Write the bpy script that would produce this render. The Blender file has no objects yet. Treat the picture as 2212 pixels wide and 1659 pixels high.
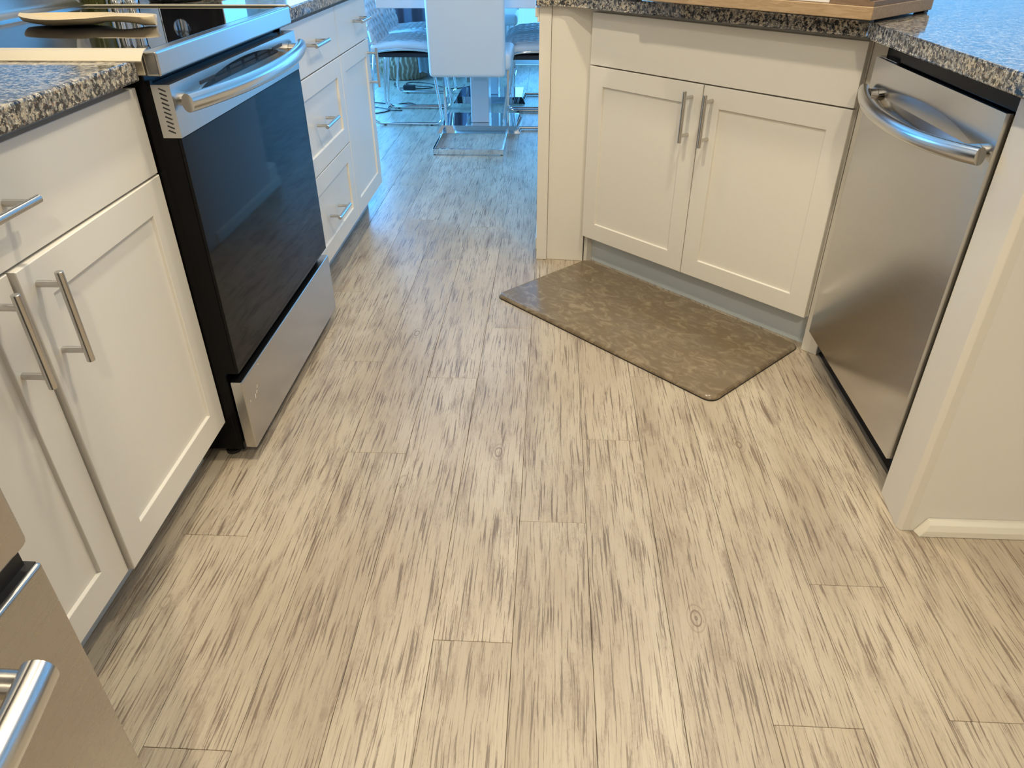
import bpy, bmesh, math, random
from mathutils import Vector, Matrix
random.seed(7)
PI = math.pi
S = bpy.context.scene
COL = S.collection
R2 = math.sqrt(2)

# ------------------------------------------------------------------ camera
CF, CP, CY, CR, CH = 1572.85, math.radians(32.771), math.radians(-3.110), math.radians(-0.309), 1.1318
cam = bpy.data.cameras.new('camera'); cam.sensor_width = 36; cam.sensor_fit = 'HORIZONTAL'
cam.lens = CF / 2212 * 36; cam.clip_start = 0.02
co = bpy.data.objects.new('camera', cam); COL.objects.link(co)
fw = Vector((math.sin(CY)*math.cos(CP), math.cos(CY)*math.cos(CP), -math.sin(CP)))
rt = Vector((math.cos(CY), -math.sin(CY), 0)); up = rt.cross(fw)
r2 = rt*math.cos(CR)+up*math.sin(CR); u2 = -rt*math.sin(CR)+up*math.cos(CR)
co.matrix_world = Matrix(((r2.x, u2.x, -fw.x, 0), (r2.y, u2.y, -fw.y, 0), (r2.z, u2.z, -fw.z, CH), (0, 0, 0, 1)))
S.camera = co

# ------------------------------------------------------------------ view, world, lights
S.view_settings.view_transform = 'Standard'; S.view_settings.look = 'None'
S.view_settings.gamma = 1; S.view_settings.use_curve_mapping = False
S.view_settings.exposure = 0.0
S.cycles.use_denoising = True
S.cycles.max_bounces = 8; S.cycles.diffuse_bounces = 4; S.cycles.glossy_bounces = 4
S.cycles.transparent_max_bounces = 12; S.cycles.sample_clamp_indirect = 6
W = bpy.data.worlds.new('sky'); S.world = W; W.use_nodes = True
W.node_tree.nodes['Background'].inputs[0].default_value = (0.17, 0.52, 1.0, 1)
W.node_tree.nodes['Background'].inputs[1].default_value = 1.9

WARM = (1.0, 0.87, 0.64)
DAY = (0.085, 0.40, 0.95)
def area(name, loc, rot, sx, sy, power, color, shape='RECTANGLE'):
    l = bpy.data.lights.new(name, 'AREA'); l.shape = shape; l.size = sx
    if shape == 'RECTANGLE': l.size_y = sy
    l.energy = power; l.color = color
    o = bpy.data.objects.new(name, l); COL.objects.link(o); o.location = loc; o.rotation_euler = rot
    return o
CANS = [(-0.42, 1.25, 21), (0.46, 1.45, 17), (0.30, -0.95, 33), (0.62, 2.30, 8), (-0.45, 2.45, 8)]
for x, y, p in CANS:
    area('ceiling_lamp', (x, y, 2.425), (0, 0, 0), 0.11, 0, p, WARM, 'DISK')
# daylight entering through the glass doors of the dining end and the window beside it, plus an added side source
area('daylight', (1.05, 7.25, 1.15), (-PI/2, 0, 0), 3.0, 2.1, 72, DAY)
area('daylight', (-2.02, 7.25, 1.15), (-PI/2, 0, 0), 0.8, 2.1, 60, DAY)
area('daylight', (-2.72, 5.30, 1.30), (PI/2, 0, -PI/2), 2.0, 1.7, 380, DAY)  # added lamp for the unseen side window, brightens left chairs and dining floor

# ------------------------------------------------------------------ materials
def newmat(name):
    m = bpy.data.materials.new(name); m.use_nodes = True
    return m, m.node_tree.nodes, m.node_tree.links, m.node_tree.nodes['Principled BSDF']
def plain(name, col, rough=.5, metal=0, coat=0, spec=.5, bump=0, bscale=60):
    m, N, L, b = newmat(name)
    b.inputs['Base Color'].default_value = (*col, 1); b.inputs['Roughness'].default_value = rough
    b.inputs['Metallic'].default_value = metal; b.inputs['Coat Weight'].default_value = coat
    b.inputs['Specular IOR Level'].default_value = spec
    if bump:
        tc = N.new('ShaderNodeTexCoord'); n = N.new('ShaderNodeTexNoise'); n.inputs['Scale'].default_value = bscale
        n.inputs['Detail'].default_value = 4
        bp = N.new('ShaderNodeBump'); bp.inputs['Strength'].default_value = bump; bp.inputs['Distance'].default_value = .002
        L.new(tc.outputs['Object'], n.inputs['Vector']); L.new(n.outputs['Fac'], bp.inputs['Height'])
        L.new(bp.outputs['Normal'], b.inputs['Normal'])
    return m
def ramp(N, stops):
    r = N.new('ShaderNodeValToRGB'); e = r.color_ramp.elements
    while len(e) < len(stops): e.new(.5)
    for i, (p, c) in enumerate(stops):
        e[i].position = p; e[i].color = (*c, 1) if len(c) == 3 else c
    return r
def mapping(N, L, src, scale, rot=(0, 0, 0)):
    mp = N.new('ShaderNodeMapping'); mp.inputs['Scale'].default_value = scale; mp.inputs['Rotation'].default_value = rot
    L.new(src, mp.inputs['Vector']); return mp.outputs['Vector']
def noise(N, L, vec, scale, detail=4, rough=.5, dist=0):
    n = N.new('ShaderNodeTexNoise'); n.inputs['Scale'].default_value = scale; n.inputs['Detail'].default_value = detail
    n.inputs['Roughness'].default_value = rough; n.inputs['Distortion'].default_value = dist
    L.new(vec, n.inputs['Vector']); return n.outputs['Fac']
def mix(N, L, fac, a, b, mode='MIX'):
    m = N.new('ShaderNodeMix'); m.data_type = 'RGBA'; m.blend_type = mode
    if isinstance(fac, (int, float)): m.inputs[0].default_value = fac
    else: L.new(fac, m.inputs[0])
    for k, v in ((6, a), (7, b)):
        if isinstance(v, tuple): m.inputs[k].default_value = (*v, 1)
        else: L.new(v, m.inputs[k])
    return m.outputs[2]
def mth(N, L, op, a, b):
    m = N.new('ShaderNodeMath'); m.operation = op
    for k, v in ((0, a), (1, b)):
        if isinstance(v, (int, float)): m.inputs[k].default_value = v
        else: L.new(v, m.inputs[k])
    return m.outputs[0]

def floor_mat():
    m, N, L, b = newmat('vinyl_plank')
    tc = N.new('ShaderNodeTexCoord'); oi = N.new('ShaderNodeObjectInfo')
    cb = N.new('ShaderNodeCombineXYZ')
    L.new(mth(N, L, 'MULTIPLY', oi.outputs['Random'], 37.), cb.inputs[0])
    L.new(mth(N, L, 'MULTIPLY', oi.outputs['Random'], 91.), cb.inputs[1])
    va = N.new('ShaderNodeVectorMath'); va.operation = 'ADD'
    L.new(tc.outputs['Object'], va.inputs[0]); L.new(cb.outputs[0], va.inputs[1])
    v = va.outputs[0]
    # wavy distortion so grain bends
    dn = noise(N, L, mapping(N, L, v, (9, 2.4, 1)), 1.0, 2, .5)
    sx = N.new('ShaderNodeSeparateXYZ'); L.new(v, sx.inputs[0])
    xx = mth(N, L, 'ADD', sx.outputs[0], mth(N, L, 'MULTIPLY', dn, .022))
    c2 = N.new('ShaderNodeCombineXYZ'); L.new(xx, c2.inputs[0]); L.new(sx.outputs[1], c2.inputs[1])
    g = c2.outputs[0]
    fine = noise(N, L, mapping(N, L, g, (330, 11, 1)), 1.0, 3, .6)
    lines = noise(N, L, mapping(N, L, g, (260, 6.0, 1)), 1.0, 4, .56, .12)
    blot = noise(N, L, mapping(N, L, g, (30, 4.8, 1)), 1.0, 7, .72, .5)
    broad = noise(N, L, mapping(N, L, g, (7, 1.7, 1)), 1.0, 3, .5)
    micro = noise(N, L, mapping(N, L, g, (230, 120, 1)), 1.0, 3, .7)
    base = mix(N, L, ramp_out(N, L, broad, .35, .65), (.445, .368, .270), (.540, .465, .355))
    base = mix(N, L, mth(N, L, 'MULTIPLY', ramp_out(N, L, blot, .46, .70), .70), base, (.290, .225, .165))
    mask = mth(N, L, 'MULTIPLY', ramp_out(N, L, mth(N, L, 'ADD', mth(N, L, 'MULTIPLY', blot, .5), mth(N, L, 'MULTIPLY', micro, .5)), .52, .62), .45)
    base = mix(N, L, mask, base, (.30, .235, .18))
    base = mix(N, L, mth(N, L, 'MULTIPLY', ramp_out(N, L, fine, .50, .66), .42), base, (.33, .26, .20))
    lm = mth(N, L, 'MULTIPLY', ramp_out(N, L, lines, .56, .60), ramp_out(N, L, blot, .30, .52))
    lines2 = noise(N, L, mapping(N, L, g, (110, 2.2, 1), (0, 0, .012)), 1.0, 3, .5, .3)
    l2 = mth(N, L, 'SUBTRACT', 1., ramp_out(N, L, mth(N, L, 'ABSOLUTE', mth(N, L, 'SUBTRACT', lines2, .5), 0), .0, .011))
    lm = mth(N, L, 'MAXIMUM', lm, mth(N, L, 'MULTIPLY', l2, mth(N, L, 'MULTIPLY', ramp_out(N, L, blot, .42, .58), .75)))
    base = mix(N, L, mth(N, L, 'MULTIPLY', lm, .84), base, (.165, .120, .088))
    # occasional knots
    vk = N.new('ShaderNodeTexVoronoi'); vk.inputs['Scale'].default_value = 1.0
    L.new(mapping(N, L, g, (8, 3.9, 1)), vk.inputs['Vector'])
    kd = vk.outputs['Distance']
    wv = N.new('ShaderNodeMath'); wv.operation = 'SINE'; L.new(mth(N, L, 'MULTIPLY', kd, 110.), wv.inputs[0])
    kr = mth(N, L, 'MULTIPLY', ramp_out(N, L, wv.outputs[0], .3, .8), mth(N, L, 'SUBTRACT', 1., ramp_out(N, L, kd, .07, .17)))
    sc = N.new('ShaderNodeSeparateColor'); L.new(vk.outputs['Color'], sc.inputs[0])
    kr = mth(N, L, 'MULTIPLY', kr, ramp_out(N, L, sc.outputs[0], .66, .67))
    base = mix(N, L, mth(N, L, 'MULTIPLY', kr, .85), base, (.21, .155, .11))
    hv = N.new('ShaderNodeHueSaturation'); L.new(base, hv.inputs['Color'])
    L.new(mth(N, L, 'ADD', mth(N, L, 'MULTIPLY', oi.outputs['Random'], .10), .95), hv.inputs['Value'])
    L.new(hv.outputs[0], b.inputs['Base Color'])
    rr = mth(N, L, 'ADD', mth(N, L, 'MULTIPLY', blot, .20), .22); L.new(rr, b.inputs['Roughness'])
    bp = N.new('ShaderNodeBump'); bp.inputs['Strength'].default_value = .25; bp.inputs['Distance'].default_value = .0006
    L.new(mth(N, L, 'SUBTRACT', mth(N, L, 'MULTIPLY', fine, .6), lm), bp.inputs['Height']); L.new(bp.outputs[0], b.inputs['Normal'])
    return m
def ramp_out(N, L, fac, a, b):
    mr = N.new('ShaderNodeMapRange'); mr.interpolation_type = 'SMOOTHSTEP'
    mr.inputs['From Min'].default_value = a; mr.inputs['From Max'].default_value = b
    L.new(fac, mr.inputs['Value']); return mr.outputs[0]

def granite_mat():
    m, N, L, b = newmat('granite')
    tc = N.new('ShaderNodeTexCoord'); v = tc.outputs['Object']
    n1 = noise(N, L, v, 95, 5, .68); n2 = noise(N, L, mapping(N, L, v, (1, 1, 1.1)), 170, 4, .7); n3 = noise(N, L, v, 38, 3, .5)
    base = mix(N, L, ramp_out(N, L, n3, .42, .60), (.26, .245, .215), (.44, .375, .27))
    base = mix(N, L, ramp_out(N, L, n1, .47, .55), base, (.085, .085, .09))
    base = mix(N, L, ramp_out(N, L, n2, .55, .61), base, (.58, .54, .44))
    n4 = noise(N, L, mapping(N, L, v, (1, 1, 1), (.4, .8, .3)), 105, 4, .66)
    base = mix(N, L, ramp_out(N, L, n4, .52, .56), base, (.022, .024, .030))
    n5 = noise(N, L, mapping(N, L, v, (1, 1, 1), (1.4, .2, .9)), 260, 3, .6)
    base = mix(N, L, ramp_out(N, L, n5, .62, .68), base, (.33, .16, .07))
    L.new(base, b.inputs['Base Color']); b.inputs['Roughness'].default_value = .07; b.inputs['Specular IOR Level'].default_value = .6
    return m

def steel_mat(name, stretch, col=(.60, .585, .56), rough=.20):
    m, N, L, b = newmat(name)
    tc = N.new('ShaderNodeTexCoord'); n = noise(N, L, mapping(N, L, tc.outputs['Object'], stretch), 1.0, 3, .6)
    b.inputs['Base Color'].default_value = (*col, 1); b.inputs['Metallic'].default_value = 1
    L.new(mth(N, L, 'ADD', mth(N, L, 'MULTIPLY', n, .05), rough-.025), b.inputs['Roughness'])
    bp = N.new('ShaderNodeBump'); bp.inputs['Strength'].default_value = .02; bp.inputs['Distance'].default_value = .0003
    L.new(n, bp.inputs['Height']); L.new(bp.outputs[0], b.inputs['Normal'])
    return m
def wood_mat(name, c1, c2, stretch=(20, 3, 20), rough=.45):
    m, N, L, b = newmat(name)
    tc = N.new('ShaderNodeTexCoord'); n = noise(N, L, mapping(N, L, tc.outputs['Object'], stretch), 3.0, 5, .6, 1.2)
    L.new(mix(N, L, ramp_out(N, L, n, .35, .65), c1, c2), b.inputs['Base Color']); b.inputs['Roughness'].default_value = rough
    return m
def mat_mat():
    m, N, L, b = newmat('mat_vinyl')
    tc = N.new('ShaderNodeTexCoord'); v = tc.outputs['Object']
    n1 = noise(N, L, mapping(N, L, v, (1, 1.7, 1)), 17, 5, .66, 1.3); n2 = noise(N, L, v, 7, 3, .5)
    base = mix(N, L, ramp_out(N, L, n1, .42, .72), (.165, .122, .074), (.300, .235, .150))
    base = mix(N, L, mth(N, L, 'MULTIPLY', ramp_out(N, L, n2, .4, .65), .35), base, (.17, .135, .095))
    L.new(base, b.inputs['Base Color']); b.inputs['Roughness'].default_value = .24
    # woven embossing: a shallow checkerboard
    ck = N.new('ShaderNodeTexChecker'); ck.inputs['Scale'].default_value = 42
    ck.inputs['Color1'].default_value = (1, 1, 1, 1); ck.inputs['Color2'].default_value = (0, 0, 0, 1)
    L.new(v, ck.inputs['Vector'])
    bk = N.new('ShaderNodeTexBrick')
    bp = N.new('ShaderNodeBump'); bp.inputs['Strength'].default_value = .12; bp.inputs['Distance'].default_value = .0006
    N.remove(bk)
    L.new(ck.outputs['Fac'], bp.inputs['Height']); L.new(bp.outputs[0], b.inputs['Normal'])
    return m
def glass_pane_mat():
    m, N, L, b = newmat('pane_glass')
    N.remove(b); out = [n for n in N if n.type == 'OUTPUT_MATERIAL'][0]
    t = N.new('ShaderNodeBsdfTransparent'); t.inputs[0].default_value = (.93, .97, .97, 1)
    g = N.new('ShaderNodeBsdfGlossy'); g.inputs['Roughness'].default_value = .01
    fr = N.new('ShaderNodeFresnel'); fr.inputs[0].default_value = 1.35
    mx = N.new('ShaderNodeMixShader'); L.new(fr.outputs[0], mx.inputs[0]); L.new(t.outputs[0], mx.inputs[1]); L.new(g.outputs[0], mx.inputs[2])
    L.new(mx.outputs[0], out.inputs[0]); return m

M = dict(
    plank=floor_mat(), granite=granite_mat(), mat=mat_mat(), pane=glass_pane_mat(),
    subfloor=plain('subfloor', (.10, .08, .065), .9),
    cab=plain('cabinet_paint', (.76, .725, .655), .34, bump=.03, bscale=220),
    cabin=plain('cabinet_inside', (.46, .40, .31), .6),
    toe=plain('toe_board_paint', (.60, .66, .70), .45),
    toed=plain('dark_toe', (.055, .055, .058), .5),
    wall=plain('wall_paint', (.78, .745, .68), .6, bump=.05, bscale=120),
    bandw=plain('wall_end_paint', (.76, .715, .635), .5, bump=.05, bscale=90),
    base=plain('baseboard_paint', (.84, .80, .69), .40, bump=.25, bscale=40),
    ceil=plain('ceiling_paint', (.82, .80, .76), .8),
    steelh=steel_mat('brushed_steel', (4, 260, 260), (.54, .53, .51), .26), steelv=steel_mat('brushed_steel_fridge', (4, 260, 260), (.50, .47, .43), .27),
    steeld=steel_mat('brushed_steel_dishwasher', (6, 240, 240), (.60, .585, .56), .19),
    handle=steel_mat('handle_steel', (3, 200, 200), (.66, .65, .63), .22),
    pull=steel_mat('cabinet_pull_steel', (30, 30, 30), (.60, .58, .55), .25),
    chrome=plain('chrome', (.78, .80, .82), .05, 1), mirror=plain('mirror_polish', (.72, .76, .80), .03, 1),
    blk=plain('black_enamel', (.004, .004, .0045), .22, spec=.12), blkm=plain('black_plastic', (.012, .012, .013), .5),
    glass=plain('oven_black_glass', (.006, .006, .007), .04, spec=.13),
    cook=plain('cooktop_black_glass', (.008, .008, .010), .03, spec=.9),
    leather=plain('white_leather', (.72, .72, .72), .38, bump=.05, bscale=150),
    white=plain('white_lacquer', (.74, .75, .77), .25),
    under=plain('seat_underside', (.02, .02, .025), .7),
    sil=plain('silicone', (.56, .495, .37), .42),
    cream=plain('cream_stoneware', (.62, .50, .32), .36, bump=.08, bscale=30),
    oak=wood_mat('oak', (.34, .22, .115), (.43, .30, .17), (6, 60, 60)),
    oakd=wood_mat('walnut', (.17, .105, .06), (.24, .155, .095), (6, 60, 60)),
    slab=plain('white_board', (.80, .76, .74), .3),
    olive=plain('olive_glass', (.05, .055, .008), .08, spec=.8),
    curtain=plain('curtain_cloth', (.24, .23, .29), .85, bump=.2, bscale=300),
    sheer=plain('sheer_cloth', (.70, .72, .74), .8),
    wick=plain('wicker', (.42, .30, .20), .75, bump=.5, bscale=200),
    blanket=plain('blanket', (.60, .66, .68), .9, bump=.6, bscale=120),
    cable=plain('cable_rubber', (.012, .012, .014), .5),
    frame=plain('door_frame_white', (.74, .74, .74), .35),
    label=plain('paper_label', (.62, .62, .62), .6), ink=plain('label_ink', (.22, .22, .24), .6),
    dirt=plain('dust', (.10, .075, .055), .9), plate=plain('outlet_plastic', (.78, .77, .74), .4),
)

# ------------------------------------------------------------------ helpers
def obj(name, bm, mat, parent=None, smooth=False, label=None, angle=None):
    me = bpy.data.meshes.new(name); bmesh.ops.recalc_face_normals(bm, faces=bm.faces[:]); bm.to_mesh(me); bm.free()
    if isinstance(mat, (list, tuple)):
        for k in mat: me.materials.append(M[k])
    else: me.materials.append(M[mat])
    if smooth:
        for p in me.polygons: p.use_smooth = True
        if angle:
            me.set_sharp_from_angle(angle=math.radians(angle))
    o = bpy.data.objects.new(name, me); COL.objects.link(o)
    if parent is not None: o.parent = parent
    if label: o['label'] = label
    return o
def thing(name, label, cat, loc=(0, 0, 0), rotz=0, group=None):
    o = bpy.data.objects.new(name, None); COL.objects.link(o); o.empty_display_size = .05
    o.location = loc; o.rotation_euler = (0, 0, rotz); o['label'] = label; o['category'] = cat
    if group: o['group'] = group
    return o
def tag(o, label, cat, group=None):
    o['label'] = label; o['category'] = cat
    if group: o['group'] = group
    return o
def struct(name, bm, mat, parent=None):
    o = obj(name, bm, mat, parent)
    if parent is None: o['kind'] = 'structure'
    return o
def box(bm, x0, x1, y0, y1, z0, z1, bev=0, seg=1):
    t = bmesh.new()
    bmesh.ops.create_cube(t, size=1)
    for v in t.verts:
        v.co = Vector((x0+(v.co.x+.5)*(x1-x0), y0+(v.co.y+.5)*(y1-y0), z0+(v.co.z+.5)*(z1-z0)))
    if bev: bmesh.ops.bevel(t, geom=t.edges[:], offset=bev, segments=seg, affect='EDGES', profile=.5)
    tm = bpy.data.meshes.new('t'); t.to_mesh(tm); t.free(); bm.from_mesh(tm); bpy.data.meshes.remove(tm)
    return bm
def B(*a, **k): return box(bmesh.new(), *a, **k)
def tube(bm, pts, r, n=12, cap=True, closed=False, ry=None):
    """swept tube through pts; ry gives a flattened section"""
    P = [Vector(p) for p in pts]; rings = []
    k = len(P); prevn = None
    for i in range(k):
        if closed: t = (P[(i+1) % k]-P[i-1]).normalized()
        else: t = (P[min(i+1, k-1)]-P[max(i-1, 0)]).normalized()
        if prevn is None:
            a = Vector((0, 0, 1)) if abs(t.z) < .9 else Vector((1, 0, 0))
            nn = (a-t*a.dot(t)).normalized()
        else: nn = (prevn-t*prevn.dot(t)).normalized()
        prevn = nn; bn = t.cross(nn)
        rr = r[i] if isinstance(r, (list, tuple)) else r
        q = (ry if ry else rr)
        rings.append([bm.verts.new(P[i]+nn*math.cos(2*PI*j/n)*rr+bn*math.sin(2*PI*j/n)*q) for j in range(n)])
    for i in range(k if closed else k-1):
        a, b2 = rings[i], rings[(i+1) % k]
        for j in range(n): bm.faces.new((a[j], a[(j+1) % n], b2[(j+1) % n], b2[j]))
    if cap and not closed: bm.faces.new(rings[0][::-1]); bm.faces.new(rings[-1])
    return bm
def rounded(pts, r, seg=6):
    """polyline with rounded corners"""
    P = [Vector(p) for p in pts]; out = [P[0]]
    for i in range(1, len(P)-1):
        a, b, c = P[i-1], P[i], P[i+1]
        d1, d2 = (a-b).normalized(), (c-b).normalized()
        rr = min(r, (a-b).length*.49, (c-b).length*.49)
        p1, p2 = b+d1*rr, b+d2*rr
        for k in range(seg+1):
            t = k/seg; out.append(p1*(1-t)**2+b*2*t*(1-t)+p2*t*t)
    out.append(P[-1]); return out
def smoothpath(pts, n=8):
    P = [Vector(p) for p in pts]; out = []
    for i in range(len(P)-1):
        p0, p1, p2, p3 = P[max(i-1, 0)], P[i], P[i+1], P[min(i+2, len(P)-1)]
        for k in range(n):
            t = k/n
            out.append(.5*((2*p1)+(-p0+p2)*t+(2*p0-5*p1+4*p2-p3)*t*t+(-p0+3*p1-3*p2+p3)*t**3))
    out.append(P[-1]); return out
def lathe(bm, prof, n=32, c=(0, 0)):
    rings = []
    for r, z in prof:
        rings.append([bm.verts.new((c[0]+r*math.cos(2*PI*j/n), c[1]+r*math.sin(2*PI*j/n), z)) for j in range(n)] if r > 1e-6 else [bm.verts.new((c[0], c[1], z))])
    for a, b in zip(rings, rings[1:]):
        for j in range(n):
            v = [a[j % len(a)], a[(j+1) % len(a)], b[(j+1) % len(b)], b[j % len(b)]]
            u = []
            for q in v:
                if q not in u: u.append(q)
            if len(u) > 2: bm.faces.new(u)
    return bm
def prism(bm, poly, z0, z1, bev=0, seg=2):
    t = bmesh.new(); a = [t.verts.new((x, y, z0)) for x, y in poly]; b = [t.verts.new((x, y, z1)) for x, y in poly]
    t.faces.new(a[::-1]); t.faces.new(b); n = len(poly)
    for i in range(n): t.faces.new((a[i], a[(i+1) % n], b[(i+1) % n], b[i]))
    if bev: bmesh.ops.bevel(t, geom=[e for e in t.edges], offset=bev, segments=seg, affect='EDGES', profile=.5)
    tm = bpy.data.meshes.new('t'); t.to_mesh(tm); t.free(); bm.from_mesh(tm); bpy.data.meshes.remove(tm); return bm
def extr(bm, prof, x0, x1, bev=0):
    """profile (y,z) extruded along x"""
    t = bmesh.new(); a = [t.verts.new((x0, y, z)) for y, z in prof]; b = [t.verts.new((x1, y, z)) for y, z in prof]
    t.faces.new(a[::-1]); t.faces.new(b); n = len(prof)
    for i in range(n): t.faces.new((a[i], a[(i+1) % n], b[(i+1) % n], b[i]))
    if bev: bmesh.ops.bevel(t, geom=t.edges[:], offset=bev, segments=1, affect='EDGES')
    tm = bpy.data.meshes.new('t'); t.to_mesh(tm); t.free(); bm.from_mesh(tm); bpy.data.meshes.remove(tm); return bm
def grid(bm, nu, nv, f, closed_back=None):
    V = [[bm.verts.new(f(i/nu, j/nv)) for j in range(nv+1)] for i in range(nu+1)]
    for i in range(nu):
        for j in range(nv): bm.faces.new((V[i][j], V[i+1][j], V[i+1][j+1], V[i][j+1]))
    return V
def copy_tree(o, parent=None):
    c = o.copy(); COL.objects.link(c)
    if parent is not None: c.parent = parent
    for ch in list(o.children): copy_tree(ch, c)
    return c

# ------------------------------------------------------------------ room shell
FX0, FX1, FY0, FY1, CZ = -2.60, 2.70, -1.30, 7.06, 2.45
fl = struct('floor', B(FX0, FX1, FY0, FY1, -.06, -.0045), 'subfloor')
PW, PL, PX = .1472, 1.219, -.0495
JOINT = {0: 1.195, -1: .872, -2: 1.781, -3: 1.423, -4: .643, 1: 1.502, 2: 1.811, 3: .731, 4: 1.040, 5: .753, -5: 1.12, 6: 1.35, 7: .42}
def plank_mesh(w, l):
    bm = B(.0004, w-.0004, .0004, l-.0004, -.0044, 0, bev=.0006)
    me = bpy.data.meshes.new('plank'); bm.to_mesh(me); bm.free(); me.materials.append(M['plank']); return me
pm_full = plank_mesh(PW, PL)
k0, k1 = math.floor((FX0-PX)/PW), math.ceil((FX1-PX)/PW)
for k in range(k0, k1):
    x = PX+k*PW; xa, xb = max(x, FX0), min(x+PW, FX1)
    if xb-xa < .01: continue
    j = JOINT.get(k, (k*.437) % 1.0*PL)
    y = j-PL*math.ceil((j-FY0)/PL)
    while y < FY1-.005:
        ya, yb = max(y, FY0), min(y+PL, FY1)
        if yb-ya > .01:
            # planks wholly hidden under the peninsula are left out
            if not (xa > .80 and xb < 2.7 and ya > 1.25 and yb < 3.3) and not (xb < -1.37 and yb < 3.3):
                full = (xb-xa) > PW-1e-4 and (yb-ya) > PL-1e-4
                p = bpy.data.objects.new('plank', pm_full if full else plank_mesh(xb-xa, yb-ya))
                COL.objects.link(p); p.parent = fl; p.location = (xa, ya, 0)
        y += PL
struct('ceiling', B(FX0-.1, FX1+.1, FY0-.1, FY1+.2, CZ, CZ+.1), 'ceil')
struct('wall_left', B(-1.47, -1.37, FY0, 3.42, 0, CZ), 'wall')
bm = bmesh.new()
for a in ((3.32, 4.28, 0, CZ), (6.32, FY1, 0, CZ), (4.28, 6.32, 0, .42), (4.28, 6.32, 2.18, CZ)): box(bm, FX0-.1, FX0, *a)
struct('wall_left', bm, 'wall')
struct('wall_left', B(FX0-.1, -1.47, 3.32, 3.42, 0, CZ), 'wall')
struct('wall_back', B(-1.47, FX1, FY0-.1, FY0, 0, CZ), 'wall')
struct('wall_right', B(FX1, FX1+.1, FY0-.1, FY1, 0, CZ), 'wall')
# far wall: solid around two glazed openings
fw_ = bmesh.new()
box(fw_, FX0, -2.45, FY1, FY1+.12, 0, CZ); box(fw_, -1.58, -.44, FY1, FY1+.12, 0, CZ); box(fw_, 2.56, FX1, FY1, FY1+.12, 0, CZ)
box(fw_, -2.45, -1.58, FY1, FY1+.12, 2.18, CZ); box(fw_, -.44, 2.56, FY1, FY1+.12, 2.18, CZ)
struct('wall_far', fw_, 'wall')
struct('baseboard_far', B(-1.58, -.50, FY1-.014, FY1, 0, .09, bev=.003), 'frame')
def glazing(name, x0, x1, n):
    root = bpy.data.objects.new(name, None); COL.objects.link(root); root['kind'] = 'structure'
    root.location = (x0, FY1, 0)
    w = x1-x0; bm = bmesh.new()
    box(bm, 0, w, .02, .11, 0, .05, bev=.003); box(bm, 0, w, .02, .11, 2.12, 2.18, bev=.003)
    box(bm, 0, .045, .02, .11, .05, 2.12, bev=.003); box(bm, w-.045, w, .02, .11, .05, 2.12, bev=.003)
    obj('frame', bm, 'frame', root)
    pw = (w-.09)/n
    for i in range(n):
        a = .045+i*pw; yy = .03+(.035 if i % 2 else 0)
        bm = bmesh.new()
        for (u0, u1, v0, v1) in ((0, .05, .05, 2.12), (pw-.05, pw, .05, 2.12), (.05, pw-.05, .05, .12), (.05, pw-.05, 2.05, 2.12)):
            box(bm, a+u0, a+u1, yy, yy+.032, v0, v1, bev=.002)
        s = obj('sash', bm, 'frame', root)
        obj('pane', B(a+.05, a+pw-.05, yy+.013, yy+.019, .12, 2.05), 'pane', s)
glazing('door_1', -.44, 2.56, 3); glazing('window_1', -2.45, -1.58, 1)
root = bpy.data.objects.new('added_window', None); COL.objects.link(root); root['kind'] = 'structure'; root.location = (FX0-.06, 4.28, .42)  # unseen side window, added to bring more blue daylight into the dining end
bm = bmesh.new()
for a in ((0, .06, 0, 1.76), (1.98, 2.04, 0, 1.76), (.99, 1.05, .06, 1.70), (.06, 1.98, 0, .06), (.06, 1.98, 1.70, 1.76)): box(bm, -.02, .03, *a, bev=.002)
obj('frame', bm, 'frame', root)
for a in ((.06, .99), (1.05, 1.98)): obj('pane', B(0, .006, a[0], a[1], .06, 1.70), 'pane', root)
# small pony wall that ends the dishwasher run, its cover board and its strip of baseboard
bm = bmesh.new(); prism(bm, [(.800, 1.205), (2.30, 1.205), (2.30, 1.332), (.800, 1.332)], 0, .884)
wr = struct('wall_right', bm, 'wall')
bm = bmesh.new(); prism(bm, [(.7745, 1.214), (.782, 1.2035), (.800, 1.2035), (.800, 1.3265), (.784, 1.3265)], 0, .884, bev=.0012, seg=1)
struct('trim_1', bm, 'bandw')
bm = bmesh.new()
pr = [(0, 0), (-.019, 0), (-.0195, .016), (-.015, .030), (-.008, .037), (0, .0385)]
extr(bm, [(1.2045+y, z+.0005) for y, z in pr], .803, 2.30, bev=.0008)
for v in bm.verts:
    if v.co.x < .806: v.co.x += .004+(1.2045-v.co.y)*.3+v.co.z*.55
struct('baseboard_right', bm, 'base')
# counters behind the pony wall and above the dishwasher
def cans():
    for i, (x, y, p) in enumerate(CANS):
        bm = bmesh.new(); lathe(bm, [(.065, 2.4499), (.088, 2.4499), (.09, 2.444), (.078, 2.438), (.064, 2.440), (.060, 2.4499)], 28, (x, y))
        struct('trim_%d' % (i+2), bm, 'white')
cans()

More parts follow.
